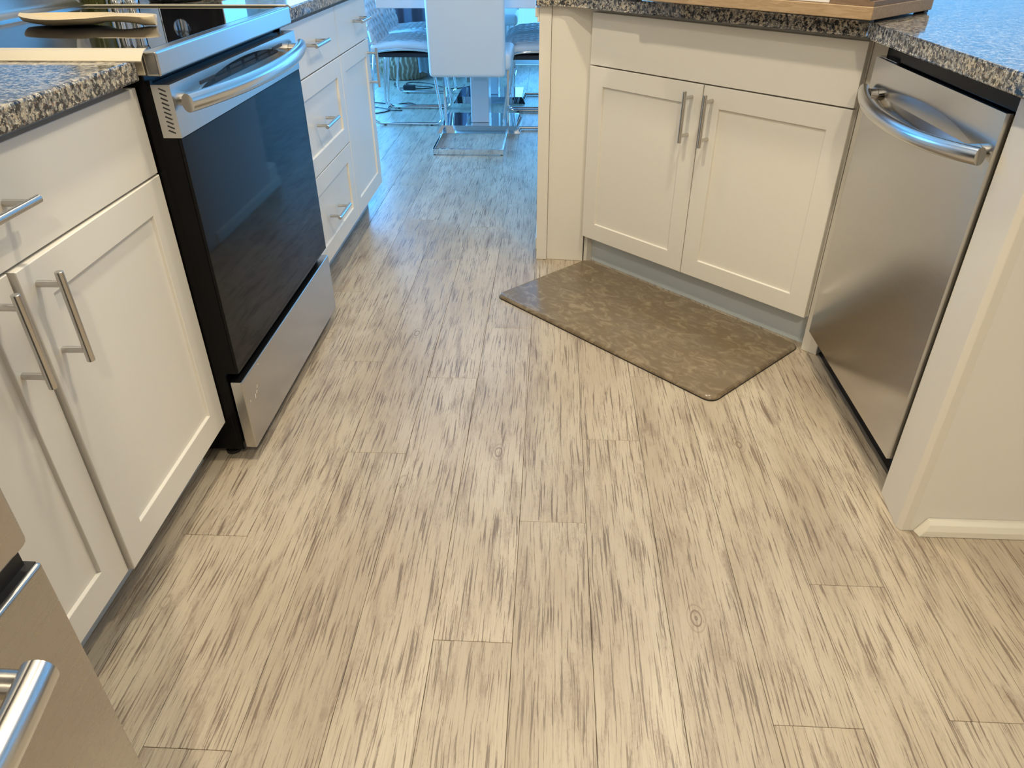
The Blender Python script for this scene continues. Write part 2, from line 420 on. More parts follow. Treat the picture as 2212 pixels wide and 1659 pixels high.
# ------------------------------------------------------------------ cabinets
def pull(name, L_, vertical, parent, cx, cz, label=None):
    """steel bar pull on two posts, front of the door at y=-.02 in cabinet space"""
    bm = bmesh.new(); h = L_/2; off = -.0385-.02; r = .0062
    d = Vector((0, 0, 1)) if vertical else Vector((1, 0, 0)); c = Vector((cx, off, cz))
    tube(bm, [c-d*h, c-d*(h-.0008), c+d*(h-.0008), c+d*h], [r*.86, r, r, r*.86], 20)
    for s in (-1, 1):
        p = c+d*s*(h-.020); tube(bm, [p, (p.x, -.0195, p.z)], .0054, 14)
    o = obj(name, bm, 'pull', parent, smooth=True, angle=40)
    return o
def front(name, x0, x1, z0, z1, parent, shaker=True, fw_=.062, th=.020, label=None, hinge=None, ang=0):
    bm = bmesh.new(); T = th
    if not shaker: box(bm, x0, x1, -T, 0, z0, z1, bev=.0014, seg=2)
    else:
        f = fw_; dep = .0065; g = .004
        def ring(a, z_, y): return [(x0+a, y, z0+z_), (x1-a, y, z0+z_), (x1-a, y, z1-z_), (x0+a, y, z1-z_)]
        lv = [ring(0, 0, 0), ring(0, 0, -T+.0014), ring(.0014, .0014, -T), ring(f-.0015, f-.0015, -T), ring(f-.0005, f-.0005, -T+.0008), ring(f+.0008, f+.0008, -T+dep)]
        R = [[bm.verts.new(p) for p in l] for l in lv]
        bm.faces.new(R[0][::-1]); bm.faces.new(R[-1])
        for a, b in zip(R, R[1:]):
            for i in range(4): bm.faces.new((a[i], a[(i+1) % 4], b[(i+1) % 4], b[i]))
    if ang:
        c = Vector((hinge, 0, 0)); mt = Matrix.Translation(c) @ Matrix.Rotation(ang, 4, 'Z') @ Matrix.Translation(-c)
        bmesh.ops.transform(bm, matrix=mt, verts=bm.verts[:])
    return obj(name, bm, 'cab', parent, label=label)
def carcass(t, w, d=.58, z0=.1135, z1=.884, toe=.058, toez=.1135, x0=0):
    bm = bmesh.new(); box(bm, x0, w, .0005, d, z0, z1, bev=.001); obj('carcass', bm, 'cab', t)
    bm = bmesh.new(); box(bm, x0, w, toe, toe+.016, 0.0005, toez-.0005); obj('toe_kick', bm, 'toe', t)

ZB, ZG, ZT = .1145, .7118, .870
g = .0016
# near-left cabinet: one wide drawer over two doors
t = thing('base_cabinet', 'cream shaker cabinet left of the range, one wide drawer over two doors, right door ajar', 'cabinet', (-.782, .452, 0), PI/2)
carcass(t, .920)
d = front('drawer', g, .924, ZG+.002, ZT, t, False); pull('handle', .150, False, d, .448, .797)
d = front('door', g, .4575, ZB, ZG-.002, t); pull('handle', .152, True, d, .4105, .625)
d = front('door', .4605, .926, ZB, ZG-.002, t, label='door standing slightly ajar', hinge=.926, ang=math.radians(1.15))
h = pull('handle', .152, True, d, .4955, .621); 
mt = Matrix.Translation((.926, 0, 0)) @ Matrix.Rotation(math.radians(1.15), 4, 'Z') @ Matrix.Translation((-.926, 0, 0)); h.data.transform(mt)
# drawer stack right of the range
t = thing('drawer_cabinet', 'cream cabinet of three stacked drawers right of the range', 'cabinet', (-.782, 2.152, 0), PI/2)
carcass(t, .6335)
for z0, z1, sh, hz in ((ZG+.002, ZT, False, .797), (.4135, ZG-.002, True, .558), (ZB, .4105, True, .253)):
    d = front('drawer', g, .632, z0, z1, t, sh, fw_=.060); pull('handle', .150, False, d, .318, hz)
# far narrow cabinet
t = thing('base_cabinet', 'narrow cream cabinet at the dining end, one drawer over one tall door', 'cabinet', (-.782, 2.787, 0), PI/2)
carcass(t, .462)
d = front('drawer', g, .460, ZG+.002, ZT, t, False); pull('handle', .150, False, d, .300, .797)
d = front('door', g, .460, ZB, ZG-.002, t, fw_=.060); pull('handle', .152, True, d, .425, .604)
# corner sink cabinet on the diagonal
SN = 2.7465/R2
nrm = Vector((1, 1, 0))/R2
org = Vector((.1219, 2.6246, 0))+nrm*.020
t = thing('sink_cabinet', 'cream corner sink cabinet with false panel over two doors, above the brown mat', 'cabinet', org, -PI/4)
bm = bmesh.new(); box(bm, -.012, .915, .0005, .45, .1135, .884, bev=.001); obj('carcass', bm, 'cab', t)
bm = bmesh.new(); box(bm, .004, .912, .040, .054, .0005, .113); obj('toe_kick', bm, 'toe', t, label='pale blue grey recessed toe board')
obj('toe_return', B(-.012, .0035, .012, .056, .0005, .113), 'cab', t)
front('false_drawer', .003, .912, ZG+.002, ZT, t, False)
d = front('door', .003, .4555, ZB, ZG-.002, t, fw_=.060); pull('handle', .150, True, d, .420, .617)
d = front('door', .4585, .912, ZB, ZG-.002, t, fw_=.060); pull('handle', .150, True, d, .493, .616)
# fillers
bm = bmesh.new(); prism(bm, [(-.0475, 2.660), (-.0075, 2.658), (-.0075, 3.44), (-.0475, 3.44)], .0005, .884, bev=.0012, seg=1)
e = thing('end_panel', 'cream scuffed panel closing the peninsula end beside the dining floor', 'panel', (0, 0, 0))
obj('board', bm, 'cab', e)
obj('back_board', B(-.0070, 2.30, 3.422, 3.44, .0005, .884), 'cab', e)
bm = bmesh.new(); a = [(-.0480, .0005), (-.0535, .0005), (-.0535, .036), (-.051, .046), (-.0480, .048)]
v0 = [bm.verts.new((x, 2.765, z)) for x, z in a]; v1 = [bm.verts.new((x, 3.555, z)) for x, z in a]
bm.faces.new(v0); bm.faces.new(v1[::-1])
for i in range(5): bm.faces.new((v0[i], v0[(i+1) % 5], v1[(i+1) % 5], v1[i]))
obj('base_strip', bm, 'base', e)
obj('corner_block', B(-.0475, .02, 3.4405, 3.555, .0005, .115, bev=.012, seg=2), 'base', e)
bm = bmesh.new(); extr(bm, [(2.664, .850), (2.664, .880), (2.70, .880), (2.70, .850)], -.062, -.0475, bev=.002)
extr(bm, [(2.664, .835), (2.664, .851), (2.70, .851), (2.70, .835)], -.055, -.0475, bev=.002)
obj('molding', bm, 'cab', e)
bm = bmesh.new(); prism(bm, [(-.0065, 2.664), (.131, 2.651), (.140, 2.690), (-.0065, 2.690)], .0005, .884, bev=.001, seg=1)
tag(obj('filler_panel', bm, 'cab'), 'cream upright filler board left of the sink cabinet', 'panel')
p0 = Vector((.786, 1.990, 0)); 
t = thing('filler_panel', 'narrow cream post between sink cabinet and dishwasher', 'panel', (.785, 1.992, 0), -PI/4)
obj('board', B(0, .050, 0, .020, .0005, .884, bev=.001), 'cab', t)
obj('return_board', B(.034, .050, .020, .12, .0005, .884, bev=.001), 'cab', t)

# ------------------------------------------------------------------ countertops
def counter(name, poly, label):
    bm = bmesh.new(); prism(bm, poly, .885, .920, bev=.004, seg=2)
    return tag(obj(name, bm, 'granite'), label, 'countertop')
counter('countertop', [(-1.368, .440), (-.737, .440), (-.737, 1.3545), (-1.368, 1.3545)], 'speckled granite countertop left of the range')
counter('countertop', [(-1.368, 2.1575), (-.737, 2.1575), (-.737, 3.270), (-1.368, 3.270)], 'granite countertop beyond the range, above the drawers')
counter('countertop', [(-.060, 3.62), (-.060, 2.637), (.030, 2.637), (.050, 2.630), (.7375, 1.9295), (.7375, 1.165), (2.30, 1.165), (2.30, 3.62)], 'large granite countertop over sink cabinet and dishwasher')

# ------------------------------------------------------------------ scooped steel face and bow handle
def scoop_face(bm, x0, x1, z0, z1, zh, cx, hw, rise, depth, nx=150, nz=44, back=.012):
    zl = zh-.034; E = .003
    def arc(x):
        s = (x-cx)/hw
        return zh-.028+(rise+.028)*(1-s*s)**.62 if abs(s) < 1 else zh-.028
    def f(u, v):
        x = x0+(x1-x0)*u; za = arc(x); s = (x-cx)/hw
        stops = [(0, z0), (.18, zl-.004), (.60, max(za-E, zl)), (.86, max(za, zl+.001)), (1, z1)]
        for (va, a_), (vb, b_) in zip(stops, stops[1:]):
            if v <= vb+1e-9: z = a_+(b_-a_)*(v-va)/(vb-va); break
        y = 0
        if abs(s) < 1 and z < za:
            a = min(1, (za-z)/E); a = a*a*(3-2*a)
            fall = max(0, min(1, (z-zl)/.042)); fall = fall*fall*(3-2*fall)
            y = depth*a*fall*min(1, (1-s*s)*2.2)
        return Vector((x, y, z))
    V = grid(bm, nx, nz, f)
    loop = [V[i][0] for i in range(nx+1)]+[V[nx][j] for j in range(1, nz+1)]+[V[i][nz] for i in range(nx-1, -1, -1)]+[V[0][j] for j in range(nz-1, 0, -1)]
    bk = [bm.verts.new((v.co.x, back, v.co.z)) for v in loop]
    n = len(loop)
    for i in range(n): bm.faces.new((loop[i], loop[(i+1) % n], bk[(i+1) % n], bk[i]))
def bow(name, x0, x1, z, parent, bulge, r, ry, sag=0, pw=2.0, end=.030):
    pts = []
    n = 48
    for i in range(n+1):
        s = -1+2*i/n
        pts.append((x0+(x1-x0)*i/n, -end-bulge*(1-abs(s)**pw), z-sag*(1-abs(s)**pw)))
    bm = bmesh.new(); tube(bm, pts, r, 26, ry=ry)
    for s, xx in ((1, x0+.040), (-1, x1-.040)):
        tube(bm, [(xx, -end-.002, z), (xx, -.0005, z)], r*.72, 18, ry=.016)
    return obj(name, bm, 'handle', parent, smooth=True, angle=45)

# ------------------------------------------------------------------ range   (local x = world y-1.372, local y=0 at X=-.700)
t = thing('range', 'stainless electric range with black glass oven door between the left cabinets', 'stove', (-.700, 1.372, 0), PI/2)
bm = bmesh.new(); box(bm, .010, .762, .046, .64, .030, .892, bev=.002); box(bm, .012, .760, .034, .05, .03, .226)
for xx in (.011, .753): box(bm, xx, xx+.008, .036, .05, .03, .88)
obj('body', bm, 'blk', t, label='black enamel range body')
for xx in (.045, .727):
    obj('foot', lathe(bmesh.new(), [(0, .0005), (.018, .0005), (.018, .008), (.010, .010), (.010, .031), (0, .031)], 16, (xx, .08)), 'blkm', t, smooth=True, angle=40)
bm = bmesh.new(); box(bm, .0, .772, .006, .034, .889, .931, bev=.004, seg=3)
box(bm, 0, .011, .0335, .60, .8905, .931); box(bm, .761, .772, .0335, .60, .8905, .931)
obj('cooktop_frame', bm, 'steelh', t, label='brushed steel cooktop rim')
obj('cooktop', B(.0105, .7615, .0335, .585, .893, .9305, bev=.0008), 'cook', t, label='glossy black glass cooktop')
bm = bmesh.new(); extr(bm, [(.561, .9305), (.561, .9345), (.566, .9365), (.580, .940), (.590, .950), (.618, 1.02), (.636, 1.085), (.650, 1.10), (.662, 1.10), (.662, .893), (.585, .893), (.585, .9305)], .002, .770)
obj('backguard', bm, 'steelh', t, smooth=True, angle=35, label='sloping steel backguard')
d = obj('oven_door', B(.0100, .762, .008, .045, .248, .873, bev=.0015), 'blk', t)
obj('door_glass', B(.0095, .7625, .002, .0085, .250, .777, bev=.001), 'glass', d, label='mirror-like black oven glass')
bm = bmesh.new(); scoop_face(bm, .0095, .7625, .7785, .8735, .838, .386, .330, .029, .009, nx=160, nz=50, back=.036)
pn = obj('door_panel', bm, 'steelh', d, smooth=True, angle=30, label='steel band with scooped recess')
bow('handle', .028, .748, .838, d, .046, .0170, .0140, sag=0, end=.018, pw=2.2)
def sc_y(x, z):
    s = (x-.386)/.330; za = .838-.028+(.029+.028)*(1-s*s)**.62
    if z >= za: return 0
    a = min(1, (za-z)/.003); a = a*a*(3-2*a); fl_ = max(0, min(1, (z-.804)/.042)); fl_ = fl_*fl_*(3-2*fl_)
    return .009*a*fl_*min(1, (1-s*s)*2.2)
for i in range(6):
    for zc in (.8545, .8445):
        xc = .172+i*.088; y = sc_y(xc, zc)
        bm = B(xc-.036, xc+.036, y-.0012, y+.004, zc-.0036, zc+.0036, bev=.0006)
        obj('vent_slot', bm, 'blkm', d, label='thin black vent slot')
for i in range(10):
    z = .7875+i*.0083; bm = bmesh.new()
    tube(bm, [(.0094, .010, z), (.0094, .022, z+.0052)], .00145, 8)
    obj('side_slot', bm, 'blkm', d, label='slanted black slot')
bm = bmesh.new(); box(bm, .008, .766, 0, .028, .039, .2265, bev=.003, seg=3)
dr = obj('storage_drawer', bm, 'steelh', t, label='brushed steel storage drawer with light scratches')
for (x, z, dx, dz) in ((.060, .150, .004, .010), (.070, .158, .006, .006), (.030, .158, .002, .006), (.078, .168, .005, .007), (.110, .215, .002, .001)):
    obj('scratch', tube(bmesh.new(), [(x, -.0001, z), (x+dx, -.0001, z+dz)], .00045, 5), 'base', dr)

# ------------------------------------------------------------------ dishwasher  (local x = 1.934 - world y)
t = thing('dishwasher', 'stainless dishwasher with bowed handle under the right granite counter', 'dishwasher', (.774, 1.934, 0), -PI/2)
bm = bmesh.new(); box(bm, .004, .6065, .022, .024, .095, .870); box(bm, .004, .600, .030, .56, .095, .870, bev=.002); obj('body', bm, 'blk', t)
bm = bmesh.new(); scoop_face(bm, 0, .600, .0955, .8435, .770, .300, .285, .030, .016, nx=150, nz=60, back=.012)
dd = obj('door', bm, 'steeld', t, smooth=True, angle=30)
obj('door_edge', B(.002, .599, .0115, .017, .096, .8425, bev=.002), 'steelh', dd)
bow('handle', .010, .592, .769, dd, .048, .0160, .0125, sag=.012, end=.015, pw=2.2)
obj('vent_panel', B(.108, .618, .012, .03, .846, .884, bev=.001), 'blk', t, label='black strip above the door')
obj('mounting_bracket', B(.0, .106, .006, .03, .8445, .8462), 'pull', t)
obj('toe_panel', B(.0, .600, .075, .09, .0005, .094), 'toed', t, label='dark recessed toe panel')
tag(obj('filler_panel', B(.806, .822, 1.83, 1.955, .848, .884, bev=.0006), 'cab'), 'short cream filler above the dishwasher left corner', 'panel')

# ------------------------------------------------------------------ refrigerator   (local x: .44-w .. world y, local y=0 at X=-.445)
t = thing('refrigerator', 'stainless refrigerator corner in the lower left foreground, bow handle', 'refrigerator', (-.446, -.47, 0), PI/2)
obj('body', B(.004, .906, .075, .78, .02, 1.78, bev=.004), 'blkm', t)
obj('door', B(0, .4545, 0, .070, .672, 1.78, bev=.008, seg=4), 'steelv', t, smooth=True, angle=35)
obj('door', B(.4575, .910, 0, .070, .672, 1.78, bev=.008, seg=4), 'steelv', t, smooth=True, angle=35)
fd = obj('freezer_drawer', B(0, .910, 0, .070, .06, .648, bev=.004, seg=3), 'steelv', t, smooth=True, angle=35)
obj('gasket', B(.006, .904, .012, .074, .640, .675), 'blkm', t)
obj('dark_reflection_cap', B(.002, .908, .0045, .068, .6475, .6490), 'blkm', fd, label='black cover painting a dark reflection on the drawer top')  # black cover stands in for the dark reflection on the steel drawer top
pts = []
for i in range(41):
    s = -1+2*i/40; pts.append((.455+s*.375, -.030-.035*(1-abs(s)**2.2), .602))
bm = bmesh.new(); tube(bm, pts, .0165, 24, ry=.0150)
for xx in (.455-.363, .455+.363): tube(bm, [(xx, -.030, .602), (xx, 0, .602)], .012, 18)
obj('handle', bm, 'handle', fd, smooth=True, angle=45)
obj('kick_grille', B(.01, .90, .03, .07, .004, .055), 'blkm', t)

# ------------------------------------------------------------------ anti-fatigue mat
mc = Vector(((.139+.466)/2, (2.646+1.681)/2, 0))
t_ = thing('kitchen_mat', 'brown mottled rectangular anti-fatigue mat on the floor at the sink', 'mat', mc, -PI/4)
L2, W2 = .905/2, .462/2
def rr(w, h, r, n=6):
    P = []
    for cx, cy, a0 in ((w-r, h-r, 0), (-w+r, h-r, PI/2), (-w+r, -h+r, PI), (w-r, -h+r, 1.5*PI)):
        for i in range(n+1):
            a = a0+i*PI/2/n; P.append((cx+r*math.cos(a), cy+r*math.sin(a)))
    return P
bm = bmesh.new(); lv = [(0.0, .0006), (0, .005), (.003, .010), (.008, .0135), (.011, .0128), (.014, .0132)]
R = []
for ins, z in lv: R.append([bm.verts.new((x, y, z)) for x, y in rr(L2-ins, W2-ins, .030-ins*.5)])
n = len(R[0])
for a, b in zip(R, R[1:]):
    for i in range(n): bm.faces.new((a[i], a[(i+1) % n], b[(i+1) % n], b[i]))
bm.faces.new(R[0][::-1]); bm.faces.new(R[-1])
obj('pad', bm, 'mat', t_, smooth=True, angle=40)
obj('backing', prism(bmesh.new(), rr(L2+.001, W2+.001, .030), .0003, .0035), 'blkm', t_, label='black rubber backing edge')

# ------------------------------------------------------------------ items around the range
def gap_cover(y0, y1, z0, z1, xa, xb, label, flip=1):
    # T-section silicone strip; long axis along X
    t = thing('gap_cover', label, 'gap cover', (0, 0, 0), 0, 'silicone gap covers beside the cooktop')
    bm = bmesh.new(); n = 8; top = []; bot = []
    for i in range(n+1):
        s = i/n; y = y0+(y1-y0)*s; z = z0+(z1-z0)*s+.004*math.sin(PI*s)
        top.append((y, z+.0012)); bot.append((y, z-.0008))
    extr(bm, top+bot[::-1], xa, xb)
    for v in bm.verts:
        if v.co.x > xb-.001: v.co.x += -.022*(v.co.y-y0)/(y1-y0)*flip
    obj('flange', bm, 'sil', t, smooth=True, angle=40)
    ym = .5*(y0+y1); zm = .5*(z0+z1)
    obj('stem', B(xa, xb-.016, ym-.004, ym-.001, .893, zm+.001), 'sil', t)
gap_cover(1.334, 1.404, .9205, .9310, -1.345, -.716, 'cream silicone gap cover between left counter and cooktop')
gap_cover(2.130, 2.178, .9335, .9240, -1.262, -.712, 'cream silicone gap cover at the far side of the cooktop', 0)
# spoon rest
t = bmesh.new(); ns = 40; nr = 22; rings = []
ax0, ax1 = Vector((-1.192, 1.758, 0)), Vector((-.873, 1.733, 0)); d_ = (ax1-ax0); per = Vector((-d_.y, d_.x, 0)).normalized()
for i in range(ns+1):
    s = i/ns
    if s < .62: w = .075*math.sin(PI*min(1, (s+.004)/.80))**.62
    else: w = .075*math.sin(PI*.78)**.62
    if s >= .58:
        k = (s-.58)/.42; w0 = .075*math.sin(PI*.58/.80)**.62; w = w0*(1-k)+.0285*k
        w = .0215+(w0-.0215)*max(0, 1-k*2.1)**2+.0065*k
    if s > .93: w *= math.sqrt(max(.02, 1-((s-.93)/.074)**2))
    zb = .9312+.006*(abs(s-.33)/.33)**2 if s < .62 else .9318+.0065*math.sin(PI*min(1, (s-.50)/.42))
    if s < .05: zb += .008*(1-s/.05)
    zt = .9495+.0012*math.cos(s*9) if s < .6 else .9495+.002*math.sin(PI*(s-.6)/.4)
    if s > .6: zb = min(zb, .943)
    dep = (.0145*math.sin(PI*min(1, max(0, (s-.02)/.62)))**.7) if s < .63 else 0
    ring = []
    for j in range(nr):
        a = 2*PI*j/nr; c, sn = math.cos(a), math.sin(a)
        if sn <= 0: p = (w*(abs(c)**.7)*(1 if c > 0 else -1)*(1-.22*abs(sn)), (zb+(zt-zb)*(1-abs(sn)**.9)))
        else: 
            q = abs(c); edge = max(0, min(1, (1-q)/.28))
            p = (w*c, zt+.0015*sn*(1-edge)-dep*edge*edge*(3-2*edge)+(.003*sn if dep == 0 else 0))
        ring.append(t.verts.new(ax0+d_*s+per*p[0]+Vector((0, 0, p[1]))))
    rings.append(ring)
for a, b in zip(rings, rings[1:]):
    for j in range(nr): t.faces.new((a[j], a[(j+1) % nr], b[(j+1) % nr], b[j]))
t.faces.new(rings[0][::-1]); t.faces.new(rings[-1])
tag(obj('spoon_rest', t, 'cream', smooth=True, angle=60), 'cream ladle-shaped spoon rest lying on the black cooktop', 'spoon rest')
# bottle, mills, coffee maker on the far counter
t = thing('oil_bottle', 'olive green glass bottle on the counter behind the cooktop', 'bottle', (-1.305, 2.255, .9205))
obj('glass_body', lathe(bmesh.new(), [(0, 0), (.030, 0), (.034, .006), (.037, .05), (.037, .17), (.030, .20), (.014, .225), (.012, .27), (.015, .272), (.015, .285), (0, .285)], 28), 'olive', t, smooth=True, angle=50)
obj('cap', lathe(bmesh.new(), [(0, .284), (.014, .284), (.014, .305), (0, .305)], 20), 'blkm', t, smooth=True, angle=40)
def mill(x, y, lab):
    t = thing('pepper_mill', lab, 'pepper mill', (x, y, .9205), 0, 'steel mills behind the range')
    obj('mill_body', lathe(bmesh.new(), [(0, 0), (.0195, 0), (.0205, .004), (.0205, .012), (.017, .018), (.0155, .05), (.0165, .10), (.0165, .125)], 28), 'chrome', t, smooth=True, angle=40)
    pf = [(.0165, .126)]
    for i in range(5): pf += [(.0195, .130+i*.012), (.0195, .136+i*.012), (.0165, .1385+i*.012)]
    pf += [(.018, .200), (.012, .215), (0, .218)]
    obj('mill_head', lathe(bmesh.new(), pf, 28), 'chrome', t, smooth=True, angle=40)
mill(-1.250, 2.275, 'left of two polished steel mills behind the cooktop, next to the olive bottle')
mill(-1.208, 2.285, 'right of two polished steel mills behind the cooktop, next to the black appliance')
t = thing('coffee_maker', 'black coffee maker with steel dial on the counter beyond the range', 'coffee maker', (-1.125, 2.50, .9205), math.radians(0))
obj('base', lathe(bmesh.new(), [(0, 0), (.075, 0), (.078, .004), (.076, .018), (.066, .022), (0, .022)], 40, (-.01, -.09)), 'blk', t, smooth=True, angle=40)
obj('housing', B(-.10, .10, -.03, .16, 0, .31, bev=.012, seg=3), 'glass', t, smooth=True, angle=35)
obj('brew_head', B(-.095, .095, -.13, .0, .21, .31, bev=.01, seg=3), 'glass', t, smooth=True, angle=35)
bm = bmesh.new(); tube(bm, [(-.03, -.030, .10), (-.03, -.052, .10)], .026, 28); obj('dial', bm, 'chrome', t, smooth=True, angle=40)
obj('side_strip', B(.098, .104, -.03, .16, .004, .30, bev=.002), 'chrome', t)
obj('side_strip', B(-.104, -.098, -.03, .16, .004, .30, bev=.002), 'chrome', t)

# ------------------------------------------------------------------ boards on the corner counter
t = thing('cutting_board', 'thick oak board on small feet at the sink corner of the counter', 'cutting board', (.719, 1.878, .9205), -PI/4)
# local x runs along the diagonal front edge (negative = towards left), local y away from it
obj('board', B(-.72, 0, 0, .33, .006, .0335, bev=.002, seg=2), 'oak', t)
for xx, yy in ((-.70, .015), (-.018, .015), (-.70, .31), (-.018, .31)):
    obj('foot', B(xx-.012, xx+.014, yy-.012, yy+.012, 0, .0065, bev=.001), 'blkm', t)
t = thing('serving_tray', 'white board lying on the oak board', 'tray', (.719, 1.878, .9545), -PI/4)
obj('slab', B(-.70, -.110, .004, .30, 0, .012, bev=.002), 'slab', t)
t = thing('chopping_board', 'darker brown board with rounded end stacked on the right of the oak board', 'cutting board', (.719, 1.878, .9545), -PI/4)
bm = bmesh.new(); extr(bm, [(0.0035, 0), (.0035, .022), (.33, .022), (.33, 0)], -.108, -.002)
bmesh.ops.bevel(bm, geom=[e for e in bm.edges if abs(e.verts[0].co.x-e.verts[1].co.x) < 1e-5 and abs(e.verts[0].co.z-.022) < 1e-5 and abs(e.verts[1].co.z-.022) < 1e-5], offset=.012, segments=4, affect='EDGES')
obj('block', bm, 'oakd', t)

# ------------------------------------------------------------------ dining end
# table
t = thing('dining_table', 'white lacquered dining table on two columns with mirror-polished bases', 'table', (-.445, 5.30, 0))
obj('tabletop', B(-.535, .535, -.86, .90, .705, .760, bev=.004, seg=2), 'white', t)
for yy in (-.515, .335):
    c_ = obj('column', B(-.056, .056, yy-.10+.02, yy+.10, .041, .705, bev=.006, seg=2), 'white', t)
    if yy < 0:
        lb = obj('sticker', B(-.035, .045, yy-.0815, yy-.080, .285, .345), 'label', c_, label='pale printed label')
    bm = bmesh.new(); a = [(-.260, yy-.185), (.255, yy-.185), (.255, yy+.215), (-.260, yy+.215)]
    bt = [bm.verts.new((x, y, .0005)) for x, y in a]
    cx_, cy_ = -.0025, yy+.015
    tp = [bm.verts.new((cx_+(x-cx_)*.90, cy_+(y-cy_)*.88, .0405)) for x, y in a]
    bm.faces.new(bt[::-1]); bm.faces.new(tp)
    for i in range(4): bm.faces.new((bt[i], bt[(i+1) % 4], tp[(i+1) % 4], tp[i]))
    obj('base_plate', bm, 'mirror', t, label='mirror-polished base plate')
for i in range(3):
    pass
# panel chair with its back to the camera
t = thing('dining_chair', 'white panel-back chair on flat chrome cantilever frame, its back towards the kitchen', 'chair', (-.462, 4.11, 0))
def cushion(bm, x0, x1, y0, y1, z0, z1, r=.022): return box(bm, x0, x1, y0, y1, z0, z1, bev=r, seg=4)
bm = bmesh.new(); cushion(bm, -.207, .207, .080, .135, .392, 1.02)
for v in bm.verts: v.co.y -= (v.co.z-.392)*.06
obj('backrest', bm, 'leather', t, smooth=True, angle=60)
bm = bmesh.new(); cushion(bm, -.215, .235, .12, .56, .418, .510, .028)
obj('seat', bm, 'leather', t, smooth=True, angle=60)
def flatbar(bm, pts, w, th): pass
fr = bmesh.new()
box(fr, -.2, .197, 0, .010, .004, .034, bev=.001)
obj('base_bar', fr, 'chrome', t)
for s in (-.2, .187):
    bm = bmesh.new(); box(bm, s, s+.010, .010, .575, .004, .034, bev=.001); obj('side_bar', bm, 'chrome', t)
    bm = bmesh.new(); box(bm, s, s+.014, .555, .585, .034, .425, bev=.001); obj('leg', bm, 'chrome', t)
for xx in (-.19, .188):
    for yy in (.006, .56): obj('glide', B(xx-.006, xx+.006, yy-.004, yy+.006, .0003, .0045), 'blkm', t)

# quilted chairs, seat front towards +x in local space, width along y
def quilt(u, v, w, l, d=.015, p=.085):
    a = (u*l+v*w*1.0)/p; b = (u*l-v*w*1.0)/p
    da = abs(a-round(a)); db = abs(b-round(b))
    return -d*(math.exp(-(da/.12)**2)+math.exp(-(db/.12)**2))
def make_quilted(label):
    t = thing('dining_chair', label, 'chair', (0, 0, 0), 0, 'quilted dining chairs along the table')
    Wd = .46
    # seat: arched, front edge dropping
    def seat(top):
        def f(u, v):
            x = -.20+.44*u; y = -Wd/2+Wd*v
            z = .470+.018*math.sin(PI*min(1, u*1.05))-.030*max(0, (u-.75)/.25)**2
            e = min(1, min(v, 1-v)/.10, min(u, 1-u)/.08+.15); e = math.sqrt(max(0, 1-(1-e)**2))
            if top: z = z-.022+.030*e+quilt(u, v, Wd, .44)*(1 if .06 < v < .94 else 0)
            else: z = z-.022-.030*e
            return Vector((x, y, z))
        return f
    bm = bmesh.new(); grid(bm, 70, 72, seat(True)); grid(bm, 70, 72, seat(False)); bmesh.ops.remove_doubles(bm, verts=bm.verts[:], dist=.001)
    obj('seat', bm, 'leather', t, smooth=True)
    def back(frontside):
        def f(u, v):
            z = .475+.46*u; y = -Wd/2+Wd*v
            x = -.185-.075*u-.04*u*u+.030*(1-(2*v-1)**2)*-1*(.4+.6*u)
            e = min(1, min(v, 1-v)/.10, min(u+.2, 1-u)/.08); e = math.sqrt(max(0, 1-(1-e)**2))
            if frontside: x += .024*e+quilt(u, v, Wd, .46)*1.0
            else: x -= .018*e
            return Vector((x, y, z))
        return f
    bm = bmesh.new(); grid(bm, 70, 72, back(True)); grid(bm, 70, 72, back(False)); bmesh.ops.remove_doubles(bm, verts=bm.verts[:], dist=.001)
    obj('backrest', bm, 'leather', t, smooth=True)
    # chrome band and dark underside following the seat arch
    bm = bmesh.new()
    for s in (-1, 1):
        pts = [(-.20+.44*k/16, s*(Wd/2-.004), .428+.018*math.sin(PI*min(1, k/16*1.05))-.030*max(0, (k/16-.75)/.25)**2) for k in range(17)]
        tube(bm, pts, .008, 10)
    tube(bm, [(.235, -Wd/2+.004, .396), (.235, Wd/2-.004, .396)], .008, 10)
    obj('seat_trim', bm, 'chrome', t, smooth=True, angle=50)
    bm = bmesh.new(); box(bm, -.19, .225, -Wd/2+.01, Wd/2-.01, .400, .424, bev=.003); obj('seat_underside', bm, 'under', t)
    for s in (-1, 1):
        y = s*(Wd/2+.010)
        pts = rounded([(.17, s*(Wd/2-.01), .415), (.175, y, .38), (.225, y, .0115), (-.225, y, .0115), (-.20, y, .30), (-.185, s*(Wd/2-.01), .415)], .055, 8)
        obj('leg_frame', tube(bmesh.new(), pts, .0085, 12), 'chrome', t, smooth=True, angle=60)
        for xx in (-.15, .15): obj('foot_cap', lathe(bmesh.new(), [(0, .0004), (.009, .0004), (.009, .006), (0, .006)], 12, (xx, y)), 'blkm', t)
    return t
qa = make_quilted('quilted white chair on the left of the table, nearer the kitchen cabinets')
qa.location = (-.915, 5.03, 0)
def place(x, y, r, lab):
    c = copy_tree(qa); c.location = (x, y, 0); c.rotation_euler = (0, 0, r); c['label'] = lab; return c
place(-.945, 5.55, 0, 'quilted white chair on the left of the table, farther one beside the basket')
place(-.080, 4.95, PI, 'quilted white chair on the right of the table, nearer the peninsula')
place(-.090, 5.50, PI, 'quilted white chair on the right of the table, farther one toward the glass door')
